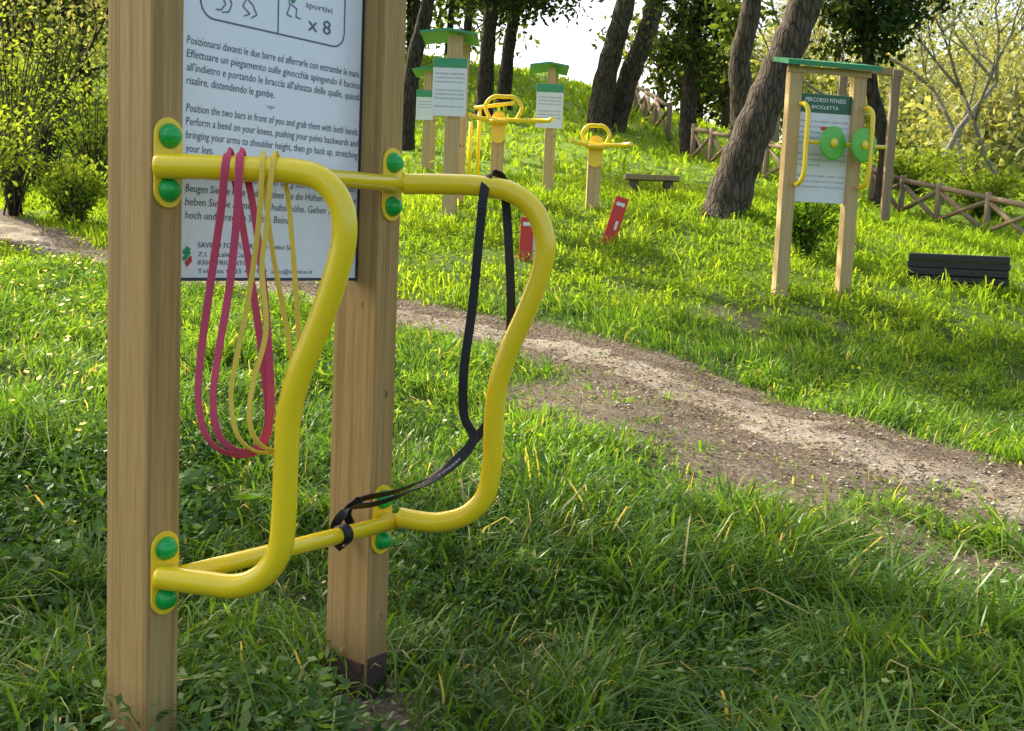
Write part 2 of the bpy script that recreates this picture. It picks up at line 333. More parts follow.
def make_grass(n, y0, y1, hmin, hmax, wmin, wmax, mat, name, mar, p, label, lean=.85, tb=0, cd_=False, cpow=1.4):
    x, y = scatter(n, y0, y1, mar, p)
    so_ = soil(x, y)+(vnoise(x, y, 3.)-.5)*.9+(vnoise(x, y, 9.)-.5)*.5; cl = vnoise(x, y, 1.1)*.35+vnoise(x, y, 3.7)*.65
    pd = pathd(x, y)+(vnoise(x, y, 6.)-.5)*.35; inv = (vnoise(x+31, y, 1.5)*.6+vnoise(x, y+17, 4.5)*.4)
    keep = (rng.random(len(x)) > np.clip(so_*1.0, 0, .95)) & (rng.random(len(x)) < .15+1.45*cl) & ((pd > .0) | (rng.random(len(x)) < np.clip((inv-.47)*6, .05, .85)*np.clip(1.4+pd/.5, 0, 1)))
    keep &= ~(((x-fp.x)**2+((y-fp.y+.12)*.6)**2) < .11**2)
    x, y, cl, so_, pd = x[keep], y[keep], cl[keep], so_[keep], pd[keep]; n = len(x)
    h = (hmin+(hmax-hmin)*rng.random(n)**1.8)*(.3+1.4*cl**cpow)*(1-.6*np.clip(so_, 0, 1)); h *= np.where(pd < .1, .55, 1); w_ = wmin+(wmax-wmin)*rng.random(n)
    tint = np.clip(tb+.45*vnoise(x, y, .8)+.2*cl+.45*rng.random(n)-.1, 0, .94); dry = rng.random(n) < .045; tint[dry] = 1
    return tag(blades(name, x, y, h, w_, mat, tint, lean, cd_), label, 'grass', kind='stuff')
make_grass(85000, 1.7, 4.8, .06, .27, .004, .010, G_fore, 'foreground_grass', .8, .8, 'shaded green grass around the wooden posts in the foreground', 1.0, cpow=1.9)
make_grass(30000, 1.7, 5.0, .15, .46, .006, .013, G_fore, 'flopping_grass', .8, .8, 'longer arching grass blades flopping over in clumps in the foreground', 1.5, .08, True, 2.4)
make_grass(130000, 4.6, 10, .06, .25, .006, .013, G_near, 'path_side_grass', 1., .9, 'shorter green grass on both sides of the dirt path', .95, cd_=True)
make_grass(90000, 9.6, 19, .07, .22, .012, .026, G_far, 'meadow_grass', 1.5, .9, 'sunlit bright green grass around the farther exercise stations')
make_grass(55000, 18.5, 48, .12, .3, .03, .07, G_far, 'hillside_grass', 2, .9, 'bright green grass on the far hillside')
def leafcloud(name, C, size, mat, tint, parent=None, flat=0, off=None, asp=.5):
    n = len(C); d = rng.normal(size=(n, 3)); d[:, 2] *= (1-flat); d /= np.linalg.norm(d, axis=1)[:, None]
    e = rng.normal(size=(n, 3)); e[:, 2] *= (1-flat)
    e -= d*(d*e).sum(1)[:, None]; e /= np.linalg.norm(e, axis=1)[:, None]
    sz = (size*(.6+.8*rng.random(n)))[:, None]
    V = np.stack([C, C+d*sz*.5+e*sz*asp*.5, C+d*sz, C+d*sz*.5-e*sz*asp*.5], 1)
    return np_mesh(name, V, np.arange(n*4), np.arange(n)*4, mat, np.repeat(tint, 4), parent, off)
def weeds(nc, y0, y1, xa, xb, hmax, lsize, name, label, mat=L_weed, k=9, asp=.5):
    x = xa+(xb-xa)*rng.random(nc); y = y0+(y1-y0)*rng.random(nc); x = x*y
    keep = (soil(x, y) < .35) & (vnoise(x, y, 1.3) > .38); x, y = x[keep], y[keep]; n = len(x)
    hh = hmax*(.3+.7*rng.random(n)**1.5); z = HG(x, y)
    t = rng.random((n, k)); C = np.stack([x[:, None]+rng.normal(size=(n, k))*.035, y[:, None]+rng.normal(size=(n, k))*.035, z[:, None]+hh[:, None]*(.2+.8*t)], -1).reshape(-1, 3)
    tint = np.clip(t.ravel()*.5+rng.random(n*k)*.5, 0, 1)
    return tag(leafcloud(name, C, lsize, mat, tint, None, .55, asp=asp), label, 'weeds', kind='stuff')
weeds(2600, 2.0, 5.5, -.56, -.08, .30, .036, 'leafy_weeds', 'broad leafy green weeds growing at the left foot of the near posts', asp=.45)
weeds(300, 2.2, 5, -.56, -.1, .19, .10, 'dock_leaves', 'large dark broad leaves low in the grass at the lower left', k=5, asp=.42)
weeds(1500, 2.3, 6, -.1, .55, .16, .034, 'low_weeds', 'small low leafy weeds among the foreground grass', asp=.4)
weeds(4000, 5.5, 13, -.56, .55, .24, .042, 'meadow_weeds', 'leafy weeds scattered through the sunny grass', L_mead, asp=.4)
def pebbles(n, name, sc, label):
    i = rng.integers(0, len(fine_path)-1, n*2); i = i[(i > len(fine_path)*.25)][:n]; n = len(i)
    Pp = np.array([(a.x, a.y) for a in fine_path])[i]; x = Pp[:, 0]+(rng.random(n)*2-1)*.9; y = Pp[:, 1]+(rng.random(n)*2-1)*.75
    k = soil(x, y) > .6; x, y = x[k], y[k]; n = len(x)
    r = sc*(.3+rng.random(n)**5*2.6); z = HG(x, y)+.012+r*.1
    o = np.array([(1, 0, 0), (-1, 0, 0), (0, 1, 0), (0, -1, 0), (0, 0, .6), (0, 0, -.6)]); V = o[None]*r[:, None, None]*(.6+.8*rng.random((n, 6, 1)))
    a = rng.random(n)*6.28; c_, s_ = np.cos(a)[:, None], np.sin(a)[:, None]; vx = V[..., 0]*c_-V[..., 1]*s_; vy = V[..., 0]*s_+V[..., 1]*c_
    V[..., 0] = vx+x[:, None]; V[..., 1] = vy+y[:, None]; V[..., 2] += z[:, None]
    f = np.array([0, 2, 4, 2, 1, 4, 1, 3, 4, 3, 0, 4, 2, 0, 5, 1, 2, 5, 3, 1, 5, 0, 3, 5])
    return tag(np_mesh(name, V, (np.arange(n)[:, None]*6+f).ravel(), np.arange(n*8)*3, pebble_m, np.repeat(rng.random(n), 6)), label, 'gravel', kind='stuff')
pebbles(7000, 'gravel', .006, 'small loose pale stones lying on the dirt path')
x, y = scatter(130000, 2.2, 12, 1.0, .9); k = rng.random(len(x)) < (.02+soil(x, y)**1.3*(.15+1.1*vnoise(x, y, 4))); x, y = x[k], y[k]
tag(leafcloud('leaf_litter', np.c_[x, y, HG(x, y)+.022], .028, L_dead, np.clip(rng.random(len(x))*.85+.6*(vnoise(x, y, 3)-.5), 0, 1), None, .8, asp=.3), 'dry brown leaf litter and mulch on the bare soil and path', 'dead leaves', kind='stuff')
def flowers(n, xa, xb, y0, y1, r, mat, name, label, hz):
    y = y0+(y1-y0)*rng.random(n); x = (xa+(xb-xa)*rng.random(n))*y; z = HG(x, y); mb = MB()
    for i in range(n):
        c = Vector((x[i], y[i], z[i]+hz*(.7+.5*random.random()))); ax = Vector((random.gauss(0, .3), random.gauss(-.3, .3), 1)).normalized(); u = ax.orthogonal().normalized(); b = ax.cross(u)
        vs = [c]+[c+(u*math.cos(a)+b*math.sin(a))*r*(1 if j % 2 else .6) for j, a in enumerate([2*math.pi*j/10 for j in range(10)])]
        mb.add(vs, [(0, j+1, (j+1) % 10+1) for j in range(10)])
    tag(mb.build(name, mat), label, 'flowers', kind='stuff')
flowers(90, -.5, -.33, 4.5, 10, .017, flower_y, 'dandelions', 'tiny yellow flowers dotted in the grass left of the near post', .27)
# ------------------------------------------------------------------ near station
S1 = at(167, 165, 2.44); S2 = at(391, 183, 3.0)
zt = (S1.z+S2.z)/2; zb = (at(162, 575, 2.44).z+at(385, 517, 3.0).z)/2
d1 = Vector((S2.x-S1.x, S2.y-S1.y, 0)); L12 = d1.length; d1.normalize(); n1 = Vector((d1.y, -d1.x, 0))
WR, WN = .083, .165
F1 = Vector((S1.x, S1.y, 0)); F2 = Vector((S2.x, S2.y, 0))
c1 = F1-n1*WN/2; c2 = F2-n1*WN/2
st = thing('fitness_station', (c1+c2)/2, 'near exercise station with two wooden posts, two S-shaped yellow handle bars and an instruction board', 'fitness station')
for j, c in enumerate((c1, c2)):
    g = h1(c.x, c.y); z0 = g-.1 if j == 0 else g+.02; z1 = 2.4
    p = MB().box(c+Z_*((z0+z1)/2), d1*WR/2, n1*WN/2, Z_*(z1-z0)/2).build('post', wood, st, .005)
    if j == 1:
        b = MB()
        for sgn in (-1, 1): b.box(c+n1*sgn*(WN/2+.003)+Z_*(g+.02), d1*(WR/2-.006), n1*.003, Z_*.085)
        b.box(c-d1*(WR/2+.0035)+Z_*(g+.015), d1*.003, n1*(WN/2-.01), Z_*.075); b.box(c+Z_*(g-.05), d1*.03, n1*.05, Z_*.066)
        b.build('post_shoe', steel, p)
off = n1*.045
def loop(pix, P0):
    e = Vector((1, -.15, 0)).normalized(); pts = [onplane(a, b, P0, e) for a, b in pix]; return smooth(pts, 8)
A1 = F1+off; A2 = F2+off
l1 = [(158,166),(200,167),(250,169),(292,171),(322,180),(341,205),(344,240),(333,285),(315,335),(299,375),(289,415),(286,460),(284,515),(279,552),(262,576),(236,586),(205,583),(158,577)]
l2 = [(404,184),(440,184),(480,186),(510,192),(534,210),(545,240),(541,272),(526,312),(509,350),(498,385),(494,420),(492,465),(485,496),(466,515),(440,522),(420,521),(399,517)]
MB().tube(loop(l1, A1+Z_), .0275, 24).build('handle_bar', yellow, st)
MB().tube(loop(l2, A2+Z_), .0275, 24).build('handle_bar', yellow, st)
for z in (zt, zb):
    MB().tube([A1+d1*.02+Z_*z, A1+d1*.2+Z_*z, A2+d1*.045+Z_*z], .0215, 20).build('crossbar', yellow, st)
def stadium(w_, h_, n=12):
    r = w_/2; o = []
    for k in range(n+1): a = math.pi*k/n; o.append((r*math.cos(a), h_/2-r+r*math.sin(a)))
    for k in range(n+1): a = math.pi+math.pi*k/n; o.append((r*math.cos(a), -h_/2+r+r*math.sin(a)))
    return o
for Fc in (F1, F2):
    for z in (zt, zb):
        c = Fc+Z_*z
        pl = MB().prism(stadium(.072, .195), c+n1*.001, d1, Z_, n1, .007).build('mounting_plate', yellow2, st, .0015)
        MB().box(c+n1*.022, d1*.016, n1*.0139, Z_*.02).build('bracket', yellow2, pl, .003)
        for sg in (-1, 1):
            cc = c+n1*.0085+Z_*sg*.058
            MB().lathe(cc, n1, [(0, .027), (.004, .027), (.006, .0245)]+[(.006+.022*math.sin(a), .0235*math.cos(a)) for a in [k*math.pi/2/8 for k in range(8)]]+[(.028, .001)]).build('green_cap', green_cap, pl)
pz0 = onplane(300, 280, (c1+c2)/2+Z_, d1).z; pz1 = 2.2
u0_ = WR/2+.002; u1_ = L12-WR/2-.002
pc = c1+d1*(u0_+u1_)/2; Wp = u1_-u0_
sign = MB().box(pc+Z_*(pz0+pz1)/2, d1*(Wp/2-.006), n1*.006, Z_*((pz1-pz0)/2-.006)).build('sign_board', white_p, st)
fb = MB()
fb.box(pc+Z_*(pz0+.002), d1*Wp/2, n1*.009, Z_*.0035); fb.box(pc+Z_*(pz1-.002), d1*Wp/2, n1*.009, Z_*.0035)
for sg in (-1, 1): fb.box(pc+d1*sg*(Wp/2-.0035)+Z_*(pz0+pz1)/2, d1*.0033, n1*.009, Z_*((pz1-pz0)/2-.008))
fb.build('sign_edge', frame_p, sign)
def text_geo(txt, bold=0, shear=0):
    cu = bpy.data.curves.new('t', 'FONT'); cu.body = txt; cu.size = 1; cu.resolution_u = 2; cu.offset = bold; cu.shear = shear
    o = bpy.data.objects.new('t', cu); COL.objects.link(o); bpy.context.view_layer.update()
    me = bpy.data.meshes.new_from_object(o.evaluated_get(bpy.context.evaluated_depsgraph_get()))
    vs = [v.co.copy() for v in me.vertices]; fs = [tuple(p.vertices) for p in me.polygons]
    bpy.data.objects.remove(o); bpy.data.meshes.remove(me); return vs, fs
def put_text(mb, txt, org, ex, ey, size, width=None, bold=.0, align='L', shear=0):
    vs, fs = text_geo(txt, bold, shear); x0 = min(v.x for v in vs); wd = max(v.x for v in vs)-x0; sx = size*.95 if width is None else width/wd
    sh = -wd*sx/2 if align == 'C' else 0
    mb.add([org+ex*((v.x-x0)*sx+sh)+ey*(v.y*size) for v in vs], fs)
PO = c1+d1*u0_+n1*.0072
def UZ(px, py):
    p = onplane(px, py, PO+Z_, d1); return (p-PO).dot(d1), p.z
U0 = UZ(186, 150)[0]; U1 = UZ(358, 150)[0]; Lw = U1-U0
def zl(py): return UZ(187, py)[1]
blocks = {'italian_text': [(43, 'Posizionarsi davanti le due barre ed afferrarle con entrambe le mani.', 1), (56.5, 'Effettuare un piegamento sulle ginocchia spingendo il bacino', 1),
 (70, "all'indietro e portando le braccia all'altezza delle spalle, quindi", 1), (83.5, 'risalire, distendendo le gambe.', .47)],
 'english_text': [(111, 'Position the two bars in front of you and grab them with both hands.', 1), (124.5, 'Perform a bend on your knees, pushing your pelvis backwards and', 1),
 (138, 'bringing your arms to shoulder height, then go back up, stretching', 1), (151.5, 'your legs.', .14)],
 'german_text': [(178, 'Stellen Sie sich vor die zwei Stangen und greifen Sie mit beiden H\u00e4nden.', 1), (191.5, 'Beugen Sie die Knie und schieben Sie die H\u00fcften zur\u00fcck, dabei', 1), (205, 'heben Sie die Arme auf Schulterh\u00f6he. Gehen Sie wieder', 1), (218.5, 'hoch und strecken Sie Ihre Beine.', .58)]}
for nm, lines in blocks.items():
    tm = MB()
    for py, t, wf in lines: put_text(tm, t, PO+d1*U0+Z_*zl(py), d1, Z_, .026, Lw*wf, .0, shear=.12)
    if nm != 'italian_text': put_text(tm, '\u2022o\u2022', PO+d1*(U0+Lw*.45)+Z_*zl(lines[0][0]-14.5), d1, Z_, .018, None, .0, 'C')
    tm.build(nm, ink, sign)
tm = MB(); ua = UZ(198, 250)[0]
put_text(tm, 'SAVINO FORTUNATO di Savino Se.', PO+d1*ua+Z_*zl(247), d1, Z_, .018, .29, .006)
put_text(tm, 'Z.I. Localit\u00e0 Cambiale', PO+d1*ua+Z_*zl(256), d1, Z_, .015, .19, .0)
put_text(tm, '83040 FRIGENTO (AV)', PO+d1*ua+Z_*zl(264.5), d1, Z_, .016, .19, .0)
put_text(tm, 'Tel./Fax 0825 444159  info@savino.it', PO+d1*ua+Z_*zl(273), d1, Z_, .015, .36, .0)
tm.build('address_text', ink, sign)
bm_ = MB()
def rrect(x0, x1, z0, z1, r, k=6):
    o = []
    for cx, cz, a0 in ((x1-r, z1-r, 0), (x0+r, z1-r, 90), (x0+r, z0+r, 180), (x1-r, z0+r, 270)):
        for j in range(k+1): a = math.radians(a0+90*j/k); o.append((cx+r*math.cos(a), cz+r*math.sin(a)))
    return o
bx0 = UZ(200, 15)[0]; bx1 = UZ(345, 30)[0]; bxm = UZ(278, 10)[0]; zB = 1.682
ro = rrect(bx0, bx1, zB, 2.08, .04); ri = rrect(bx0+.004, bx1-.004, zB+.004, 2.076, .036); nn_ = len(ro)
bm_.add([PO+d1*a+Z_*b for a, b in ro+ri], [(i, (i+1) % nn_, nn_+(i+1) % nn_, nn_+i) for i in range(nn_)])
bm_.add([PO+d1*a+Z_*b for a, b in ((bxm, zB+.004), (bxm+.0035, zB+.004), (bxm+.0035, 2.0755), (bxm, 2.0755))], [(0, 1, 2, 3)])
u8, z8 = UZ(308, 30); put_text(bm_, 'x 8', PO+d1*u8+Z_*z8, d1, Z_, .05, .078, .005)
u9, z9 = UZ(306, 7); put_text(bm_, 'sportivi', PO+d1*u9+Z_*z9, d1, Z_, .022, .09, .0)
def stroke(mb, pix, wd):
    pts = [UZ(*p_) for p_ in pix]
    for a, b in zip(pts[:-1], pts[1:]):
        a = Vector(a); b = Vector(b); t = (b-a).normalized(); q_ = Vector((-t.y, t.x))*wd/2
        mb.add([PO+d1*v.x+Z_*v.y+n1*.0003 for v in (a-q_, b-q_, b+q_, a+q_)], [(0, 1, 2, 3)])
stroke(bm_, [(224, -20), (222, -4), (226, 4), (221, 10), (216, 9)], .003); stroke(bm_, [(229, -18), (229, -4), (232, 4), (229, 12), (222, 12)], .003); stroke(bm_, [(229, -6), (240, -8), (247, -2), (243, 6), (250, 14), (244, 16)], .003); stroke(bm_, [(247, -2), (253, 5), (257, 15), (251, 18)], .003)
stroke(bm_, [(288, -8), (290, 6), (287, 14), (292, 17)], .003); stroke(bm_, [(291, 4), (297, 9), (296, 17), (301, 19)], .003)
bm_.build('diagram', blue_ink, sign)
g_ = MB(); stroke(g_, [(293, -22), (293, 2)], .006); stroke(g_, [(291, -2), (293, 3), (296, -1)], .005); g_.build('green_arrow', green_ink, sign)
lg = MB()
for (a, b, c, d) in (((182, 252), (187, 246), (191, 249), (186, 255)), ((182, 258), (189, 250), (191, 253), (185, 261))):
    lg.add([PO+d1*UZ(*p_)[0]+Z_*UZ(*p_)[1]+n1*.0003 for p_ in (a, b, c, d)], [(0, 1, 2, 3)])
lg.build('logo_green', green_ink, sign)
lr = MB(); lr.add([PO+d1*UZ(*p_)[0]+Z_*UZ(*p_)[1]+n1*.0006 for p_ in ((185, 262), (191, 255), (192, 261), (187, 267))], [(0, 1, 2, 3)]); lr.build('logo_red', red_ink, sign)
# ------------------------------------------------------------------ bands
def ribbon(name, pix, P0, wd, th, mat, label, wdir=Vector((1, .1, 0)), closed=True, k=8, tw=.0, marks=None):
    e = Vector((1, -.15, 0)).normalized(); pts = []
    for a, b, dy in pix: pts.append(onplane(a, b, P0+Y_*dy, e))
    pts = smooth(pts, k, closed); n = len(pts); vs = []; fs = []; fr_ = []
    for i, p in enumerate(pts):
        t = (pts[(i+1) % n]-pts[i-1]).normalized(); horiz = abs(t.z)
        wv = (wdir*horiz + Vector((0, -.75, .55))*(1-horiz)) + Vector((0, 1, 0))*tw*math.sin(i*.11)
        wv = (wv-t*wv.dot(t)).normalized(); nr = t.cross(wv); fr_.append((p, t, wv, nr))
        vs += [p+wv*wd/2+nr*th/2, p+wv*wd/2-nr*th/2, p-wv*wd/2-nr*th/2, p-wv*wd/2+nr*th/2]
    for i in range(n):
        j = (i+1) % n
        for q_ in range(4): fs.append((i*4+q_, i*4+(q_+1) % 4, j*4+(q_+1) % 4, j*4+q_))
    o = tag(MB().add(vs, fs, False).build(name, mat), label, 'resistance band')
    if marks:
        mk = MB()
        for i in range(*marks):
            p, t, wv, nr = fr_[i]
            sgn = 1 if nr.dot(C0-p) > 0 else -1
            for dt in (-.004, .001, .006): mk.add([p+nr*sgn*(th/2+.0006)+t*(dt+a)+wv*b for a, b in ((0, -.0035), (.0022, -.0035), (.0022, .0035), (0, .0035))], [(0, 1, 2, 3)])
        mk.build('band_lettering', bandprint, o)
    return o
pink = [(229,151,0),(225,168,-.033),(221,210,-.036),(211,280,-.036),(202,345,-.036),(198,395,-.034),(205,433,-.03),(222,451,-.02),(246,455,0),(264,443,.01),(271,405,.02),(268,340,.03),(262,270,.033),(252,200,.033),(245,168,.033),(241,151,0),(239,168,-.037),(237,215,-.042),(229,290,-.042),(218,355,-.042),(213,400,-.04),(219,435,-.035),(238,451,-.02),(258,446,.0),(268,420,.02),(264,370,.034),(253,290,.037),(240,210,.037),(233,168,.035)]
ribbon('resistance_band', pink, A1+Z_, .0165, .003, pinkr, 'pink rubber exercise band hanging doubled from the nearest yellow bar', tw=.5)
yel = [(263,153,0),(262,170,-.033),(258,230,-.036),(248,300,-.036),(236,360,-.036),(231,400,-.034),(238,436,-.03),(258,452,-.01),(283,447,.04),(299,420,.05),(301,380,.05),(297,310,.045),(292,240,.04),(287,190,.038),(276,153,0),(272,170,-.033),(266,230,-.038),(262,270,-.04),(266,330,-.04),(254,380,-.04),(249,415,-.04),(256,440,-.03),(274,450,.0),(290,435,.04),(296,400,.05),(287,330,.05),(274,260,.045),(266,200,.038),(264,170,.035)]
ribbon('resistance_band', yel, A1+Z_, .011, .003, yelr, 'thin yellow rubber exercise band hanging beside the pink one', tw=.4)
AA = A2+Z_
bpts = [(490,174,0),(484,192,-.033),(479,240,-.036),(472,310,-.04),(464,370,-.05),(464,415,-.05),(473,440,-.06),(452,466,-.07),(415,489,-.08),(378,503,-.1),(352,508,-.12),(338,520,-.13),(334,536,-.10),(342,548,-.03),(352,530,.01),(347,512,-.02),(362,499,-.04),(400,490,-.02),(445,468,.0),(478,436,.02),(500,400,.033),(508,358,.035),(511,310,.035),(509,250,.035),(506,205,.035),(502,178,.02)]
bk = ribbon('resistance_band', bpts, AA, .024, .003, blkr, 'black rubber exercise band looped over the far handle bar and round the lower crossbar', tw=.2, marks=(54, 60))
pb = A1+d1*((onplane(343, 531, A1+Z_, d1)-A1).dot(d1)); pb.z = zb
cb = MB(); cb.lathe(pb-d1*.016, d1, [(0, .022), (.001, .0262), (.030, .0262), (.031, .022)], 20); cb.build('bar_wrap', blkr, bk)
# ------------------------------------------------------------------ far stations
def gz_(p): return h1(p.x, p.y)
YR = 10.8
pl_ = at(779, 298, YR); pr_ = at(842, 298, YR+.15); pl_.z = gz_(pl_); pr_.z = gz_(pr_)
rs = thing('fitness_station', (pl_+pr_)/2, 'roofed wooden exercise station on the right with green discs and yellow grips', 'fitness station')
dr = (pr_-pl_); dr.z = 0; wr = dr.length; dr.normalize(); nr_ = Vector((dr.y, -dr.x, 0)); ztop = at(785, 66, YR).z
for p in (pl_, pr_):
    MB().box(Vector((p.x, p.y, (ztop+p.z-.1)/2)), dr*.065, nr_*.05, Z_*(ztop-p.z+.1)/2).build('post', wood_far, rs, .006)
mid = (pl_+pr_)/2; mid.z = 0
MB().box(mid+Z_*(ztop-.03)+nr_*.054, dr*(wr/2+.1), nr_*.012, Z_*.03).build('beam', wood_far, rs)
rf = MB(); w2 = wr/2+.15
a = mid+Z_*(ztop+.085)-nr_*.17; b = mid+nr_*.16+Z_*(ztop+.015); ax = (b-a)/2; rf.box((a+b)/2, dr*w2, ax, dr.cross(ax).normalized()*.022)
rf.build('roof', green_roof, rs)
bz1 = at(815, 93, YR).z; bz0 = at(815, 202, YR).z; bw = wr/2-.055
bd = MB().box(mid+Z_*(bz0+bz1)/2, dr*bw, nr_*.008, Z_*(bz1-bz0)/2).build('sign_board', white_f, rs)
MB().box(mid+nr_*.010+Z_*(bz1-.09), dr*(bw-.002), nr_*.002, Z_*.088).build('sign_header', green_dark, bd)
tt = MB(); o0 = mid+nr_*.0125
put_text(tt, 'PERCORSO FITNESS', o0+Z_*(bz1-.075), dr, Z_, .055, bw*1.5, .01, 'C'); put_text(tt, 'BICICLETTA', o0+Z_*(bz1-.14), dr, Z_, .045, bw, .01, 'C')
tt.build('header_text', white_f, bd)
tt = MB(); o0 = mid+nr_*.0085
for k in range(13):
    if k in (5, 9): continue
    put_text(tt, ['Afferrare le due maniglie e ruotare i dischi', 'lentamente in senso orario con le braccia', 'tese mantenendo la schiena diritta e', 'ripetere.', 'Grab the handles and turn the discs'][k % 5], o0-dr*(bw-.03)+Z_*(bz1-.27-k*.052), dr, Z_, .034, (bw*2-.06)*(.5 if k % 5 == 3 else 1), .004)
tt.build('printed_text', grey_ink, bd)
def yz(py): return at(800, py, YR).z
for p in (pl_, pr_):
    b = Vector((p.x, p.y, 0))+nr_*.055+dr*.055
    pts = [b+Z_*yz(104), b+nr_*.1+Z_*yz(106), b+nr_*.13+dr*.02+Z_*yz(115), b+nr_*.13+dr*.02+Z_*yz(145), b+nr_*.13+dr*.02+Z_*yz(172), b+nr_*.1+Z_*yz(183), b+Z_*yz(185)]
    MB().tube(smooth(pts, 5), .024, 10).build('grip', yellow, rs)
ax0 = Vector((pl_.x, pl_.y, 0))+nr_*.15+Z_*yz(143); MB().tube([ax0+dr*.1, ax0+dr*(wr+.26)], .02, 10).build('axle', yellow, rs)
for u_, r_, tl in ((.345, .16, .2), (.67, .165, .25)):
    c = ax0+nr_*.05+dr*u_; axd = (nr_*(1-tl)+dr*tl).normalized()
    dd = MB().lathe(c-axd*.012, axd, [(0, r_-.02), (.004, r_), (.02, r_), (.024, r_-.02)], 28).build('disc', green_disc, rs)
    MB().lathe(c+axd*.0125, axd, [(0, .045), (.012, .043), (.02, .02)], 16).build('hub', yellow, dd)
c = ax0+dr*.25+Z_*.13+nr_*.05; MB().box(c, dr*.04, nr_*.006, Z_*.018).build('sticker', red_p, rs)
fr = at(884, 226, 17); fr2 = at(832, 224, 17.4); fr.z = gz_(fr); fr2.z = gz_(fr2)
fo = thing('pull_up_frame', (fr+fr2)/2, 'tall weathered timber pull-up frame standing behind the roofed station on the right', 'pull-up frame')  # timber pull-up frame, posts under a top beam
tz = at(884, 70, 17).z
for p, hgt in ((fr, tz), (fr2, tz+.02)): MB().box(Vector((p.x, p.y, (hgt+p.z-.1)/2)), X_*.06, Y_*.06, Z_*(hgt-p.z+.1)/2).build('post', wood_grey, fo, .006)
MB().box((fr+fr2)/2*1+Z_*(tz+.03-(fr.z+fr2.z)/2), (fr-fr2)*.62, Y_*.05, Z_*.05).build('beam', wood_grey, fo, .005)
def signpost(px, base, Y, top, bx0, bx1, by0, by1, rx0, rx1, label, pw=.09):
    b = at(px, base, Y); b.z = gz_(b); o = thing('sign_station', b, label, 'sign'); zt_ = at(px, top, Y).z
    for dy in (0, .55): MB().box(Vector((b.x+dy*.1, b.y+dy, (zt_+b.z-.1)/2)), X_*pw/2, Y_*.04, Z_*(zt_-b.z+.1)/2).build('post', wood_far, o, .005)
    rxa = at(rx0, top, Y).x; rxb = at(rx1, top, Y).x; r_ = MB()
    for sg in (-1, 1):
        a = Vector(((rxa+rxb)/2, b.y+.27, zt_+.06)); c = Vector(((rxa+rxb)/2+sg*(rxb-rxa)/2, b.y+.27, zt_+.015)); ax = (c-a)/2
        r_.box((a+c)/2, ax, Y_*.42, Z_*.014)
    r_.build('roof', green_roof, o)
    xa, xb = at(bx0, by0, Y).x, at(bx1, by0, Y).x; z1, z0 = at(bx0, by0, Y).z, at(bx0, by1, Y).z
    bd = MB().box(((xa+xb)/2, b.y-.06, (z0+z1)/2), X_*(xb-xa)/2, Y_*.008, Z_*(z1-z0)/2).build('sign_board', white_f, o)
    MB().box(((xa+xb)/2, b.y-.071, z1-.06), X_*((xb-xa)/2-.002), Y_*.002, Z_*.058).build('sign_header', green_roof, bd)
    t = MB(); nl = max(3, int((z1-z0-.25)/.05))
    for k in range(nl):
        if k % 4 == 3: continue
        put_text(t, ['Salire sulla pedana e impugnare le maniglie', 'con entrambe le mani poi ruotare il busto', 'lentamente verso destra e sinistra'][k % 3], Vector((xa+.03, b.y-.0695, z1-.2-k*.05)), X_, Z_, .034, xb-xa-.06, .004)
    t.build('printed_text', grey_ink, bd)
    return o
signpost(449, 218, 14, 36, 434, 468, 58, 116, 421, 478, 'tallest roofed sign post with a white instruction board left of the yellow twist machine', .19)
signpost(546, 197, 16.5, 68, 537, 564, 84, 128, 530, 569, 'smaller roofed sign post with a white board right of the yellow twist machine', .12)
signpost(424, 196, 19, 72, 417, 434, 90, 120, 413, 438, 'distant roofed sign post half hidden behind the tallest sign post', .12)
def twister(px, base, Y, label, pw, arms, arch, post_top):
    b = at(px, base, Y); b.z = gz_(b); o = thing('exercise_machine', b, label, 'exercise machine'); q_ = Y/1100
    Zz = lambda py: at(px, py, Y).z; Xx = lambda p_: at(p_, base-60, Y).x
    MB().box(Vector((b.x, b.y, (Zz(post_top)+b.z-.1)/2)), X_*pw/2, Y_*pw/2, Z_*(Zz(post_top)-b.z+.1)/2).build('post', wood_far, o, .006)
    f = b.y-pw/2-.03
    MB().prism(stadium(pw*1.1, 22*q_*1.4), Vector((b.x, f+.02, Zz(post_top+4))), X_, Z_, -Y_, .02).build('mounting_plate', yellow2, o)
    a0, a1, ay = arms; za = Zz(ay)
    MB().tube(smooth([Vector((Xx(a0), f-.35, za+.02)), Vector((Xx(a0+10), f-.15, za)), Vector((b.x, f-.05, za)), Vector((Xx(a1-10), f-.15, za)), Vector((Xx(a1), f-.3, za+.01))], 5), .03, 10).build('arm', yellow, o)
    h0, h1_, hy0, hy1 = arch
    xm = (Xx(h0)+Xx(h1_))/2; rr = (Xx(h1_)-Xx(h0))/2; zz0 = Zz(hy1); zz1 = Zz(hy0)
    MB().tube(smooth([Vector((xm-rr*.7, f-.05, za)), Vector((xm-rr, f-.05, (zz0+zz1)/2)), Vector((xm-rr*.6, f-.05, zz1-.01)), Vector((xm, f-.05, zz1)), Vector((xm+rr*.6, f-.05, zz1-.01)), Vector((xm+rr, f-.05, (zz0+zz1)/2)), Vector((xm+rr*.7, f-.05, za))], 5), .027, 10).build('arch', yellow, o)
    MB().lathe(Vector((b.x, f-.05, za-.05)), Z_, [(0, .12), (.015, .14), (.04, .14), (.05, .1)], 20).build('turntable', yellow2, o)
    return o
t1 = twister(495, 212, 15, 'larger yellow twist machine with long arms on a wooden post between two sign posts', .17, (469, 550, 121), (484, 520, 98, 118), 124)
